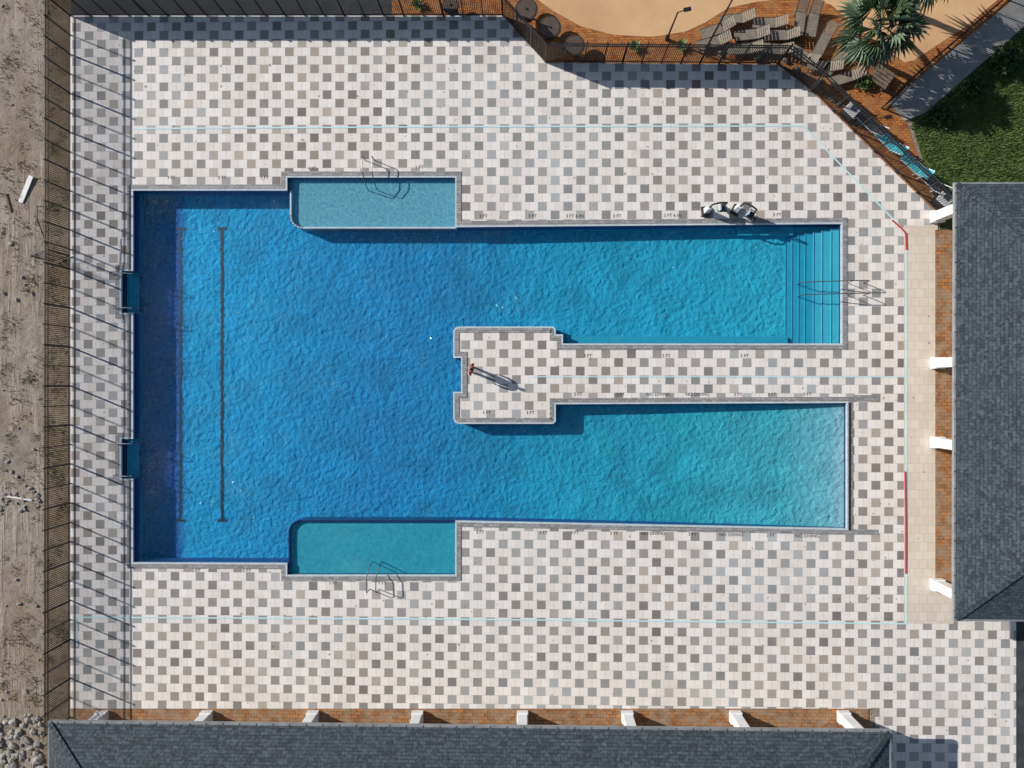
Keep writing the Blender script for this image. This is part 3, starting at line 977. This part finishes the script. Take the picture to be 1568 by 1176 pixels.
b = B()
for i in range(15000):
    x = random.uniform(1390, 1600); y = random.uniform(20, 300)
    if (y - 180) < -(x - 1410) * 0.88: continue
    if y > 175 + (x - 1385) * 2.1: continue
    p = P(x, y)
    a = random.random() * 6.28; L = random.uniform(.06, .18)
    u = Vector((math.cos(a), math.sin(a), 0)); v_ = Vector((-u.y, u.x, 0)) * .028
    tip = p + u * L + Vector((0, 0, random.uniform(.04, .16)))
    b.add([p - v_ + Vector((0, 0, -.036)), p + v_ + Vector((0, 0, -.036)), tip], [(0, 1, 2)], 'blade')
b.obj("grass_tufts")
b = B()
for c in range(260):
    x = random.choice((random.uniform(0, 60), random.uniform(66, 104))); y = random.uniform(-10, 1180)
    for k in range(16):
        p = P(x + random.gauss(0, 5), y + random.gauss(0, 5)); a = random.random() * 6.28; L = random.uniform(.08, .2)
        u = Vector((math.cos(a), math.sin(a), 0)); v_ = Vector((-u.y, u.x, 0)) * .025
        b.add([p - v_ + Vector((0, 0, -.05)), p + v_ + Vector((0, 0, -.05)), p + u * L + Vector((0, 0, .08))], [(0, 1, 2)], 'drygrass' if k % 3 else 'blade')
b.obj("weeds")

b = B()
for i in range(150):
    if i < 80: x = random.uniform(-10, 62); y = random.uniform(1095, 1185)
    elif i < 115: x = random.uniform(0, 60); y = random.gauss(765, 12)
    else: x = random.uniform(0, 60); y = random.uniform(0, 1180)
    p = P(x, y); s = random.uniform(.05, .26 if i < 80 else .13)
    b.blob((p.x, p.y, -.06 + s * .3), (s * random.uniform(.8, 1.5), s, s * .7), 'rubble', 0.35, 1, Matrix.Rotation(random.random() * 3, 3, 'Z'))
b.obj("rubble_pile")
b = B()
p = P(40, 290); b.box((p.x, p.y, 0.02), (0.28, 1.7, .05), 'white', -0.42, Matrix.Rotation(.05, 3, 'X'))
p = P(30, 763); b.box((p.x, p.y, 0.0), (1.5, .09, .06), 'white', -0.15)
p = P(12, 310); b.box((p.x, p.y, -0.02), (.12, 1.1, .06), 'wood', 0.3)
b.obj("discarded_boards")
b = B()
pts = []
for i in range(40):
    a = i * 2 * math.pi / 40; rr = 1 + .6 * noise.noise(Vector((math.cos(a) * 2.5, math.sin(a) * 2.5, 5)))
    pts.append((22 + 32 * rr * math.cos(a), 695 + 38 * rr * math.sin(a)))
b.poly(PP(pts), -0.052, 'mud')
b.obj("mud_patch")

# ------------------------------------------------------------------ person
def skinned(name, verts, edges, radii, parent, root=0, sub=2):
    me = bpy.data.meshes.new(name); me.from_pydata(verts, edges, [])
    o = bpy.data.objects.new(name, me); scene.collection.objects.link(o)
    md = o.modifiers.new("skin", 'SKIN')
    for i, r in enumerate(radii):
        me.skin_vertices[0].data[i].radius = (r, r) if not isinstance(r, tuple) else r
        me.skin_vertices[0].data[i].use_root = (i == root)
    md.use_smooth_shade = True
    ss = o.modifiers.new("sub", 'SUBSURF'); ss.levels = sub; ss.render_levels = sub
    dg = bpy.context.evaluated_depsgraph_get(); dg.update()
    nm = bpy.data.meshes.new_from_object(o.evaluated_get(dg))
    nm.name = name
    bpy.data.objects.remove(o)
    o = bpy.data.objects.new(name, nm); scene.collection.objects.link(o)
    o.parent = parent
    nm.polygons.foreach_set('use_smooth', [True] * len(nm.polygons))
    return o
man = empty("standing_person")
vs = [(0, 0, .96), (0, .01, 1.14), (0, 0, 1.33), (0, .015, 1.47), (0, .0, 1.56),
      (.10, 0, .90), (.125, -.02, .50), (.135, .03, .10), (.15, -.14, .045),
      (-.10, 0, .90), (-.13, -.05, .50), (-.145, -.03, .10), (-.165, -.20, .045),
      (.20, .01, 1.43), (.30, .05, 1.14), (.27, -.14, .97),
      (-.20, .01, 1.43), (-.30, .04, 1.14), (-.275, -.10, .92)]
es = [(0, 1), (1, 2), (2, 3), (3, 4), (0, 5), (5, 6), (6, 7), (7, 8), (0, 9), (9, 10), (10, 11), (11, 12), (3, 13), (13, 14), (14, 15), (3, 16), (16, 17), (17, 18)]
ra = [(.19, .15), (.18, .15), (.20, .15), (.11, .10), .06, .12, .082, .060, .042, .12, .082, .060, .042, .088, .062, .038, .088, .062, .038]
body = skinned("body", vs, es, ra, man)
me = body.data
me.materials.clear()
for m in ('skin', 'shirt', 'trouser', 'black'): me.materials.append(MAT[m])
for p in me.polygons:
    c = p.center
    if c.z < .10: i = 3
    elif c.z < .98 and abs(c.x) < .225: i = 2
    elif c.z > 1.52: i = 0
    elif abs(c.x) > .21 and c.z < 1.16: i = 0
    else: i = 1
    p.material_index = i
for sgn, wr in ((1, Vector(vs[15])), (-1, Vector(vs[18]))):
    fwd = (wr - Vector(vs[14] if sgn > 0 else vs[17])).normalized()
    inn = Vector((-sgn, 0, 0)); inn = (inn - fwd * inn.dot(fwd)).normalized()
    acr = fwd.cross(inn).normalized()
    hv = [wr, wr + fwd * .045, wr + fwd * .085]; he_ = [(0, 1), (1, 2)]; hr = [.030, (.036, .02), (.038, .017)]
    for k, L in enumerate((.068, .08, .075, .06)):
        o_ = (k - 1.5) * .021
        a0 = wr + fwd * .088 + acr * o_
        n0 = len(hv)
        hv += [a0, a0 + fwd * L * .5 + inn * .008, a0 + fwd * L * .88 + inn * .03]
        he_ += [(2, n0), (n0, n0 + 1), (n0 + 1, n0 + 2)]; hr += [.010, .009, .0075]
    n0 = len(hv)
    t0 = wr + fwd * .035 + acr * -.036
    hv += [t0, t0 + fwd * .03 - acr * .02 + inn * .012, t0 + fwd * .058 - acr * .024 + inn * .022]
    he_ += [(1, n0), (n0, n0 + 1), (n0 + 1, n0 + 2)]; hr += [.013, .011, .009]
    h_ = skinned("hand", [tuple(v) for v in hv], he_, hr, man, 0, 1)
    h_.data.materials.clear(); h_.data.materials.append(MAT['skin'])
b = B()
bm = bmesh.new(); bmesh.ops.create_uvsphere(bm, u_segments=24, v_segments=18, radius=1)
hvx = []
for v in bm.verts:
    c = v.co.copy(); x, y, z = c.x * .078, c.y * .098, c.z * .122
    if z < 0: x *= 1 + z * 2.2; y = y * (1 + z * 1.2) - (.012 if y < 0 else 0)
    hvx.append(Vector((x, y - .01, z + 1.675)))
bm.verts.index_update()
b.add(hvx, [tuple(v.index for v in f.verts) for f in bm.faces], 'skin'); bm.free()
b.blob((0, -.112, 1.66), (.013, .02, .024), 'skin', 0, 2)
for s in (-1, 1):
    b.blob((s * .03, -.094, 1.685), (.012, .010, .008), 'eye', 0, 1)
    b.blob((s * .03, -.103, 1.685), (.005, .003, .005), 'hair', 0, 1)
    b.blob((s * .08, 0.0, 1.67), (.01, .018, .030), 'skin', 0, 1)
    b.box((s * .03, -.100, 1.705), (.03, .01, .005), 'hair')
b.box((0, -.102, 1.615), (.045, .01, .008), 'shirt')
b.obj("head", man, True)
b = B()
b.blob((0, .018, 1.712), (.090, .104, .097), 'hair', .06, 3)
b.blob((0, .06, 1.64), (.078, .058, .088), 'hair', .06, 2)
b.obj("hair", man, True)
man.location = P(724, 566, 0.0)
man.scale = (1.06, 1.06, 1.06)
man.rotation_euler = (0, 0, math.radians(-105))
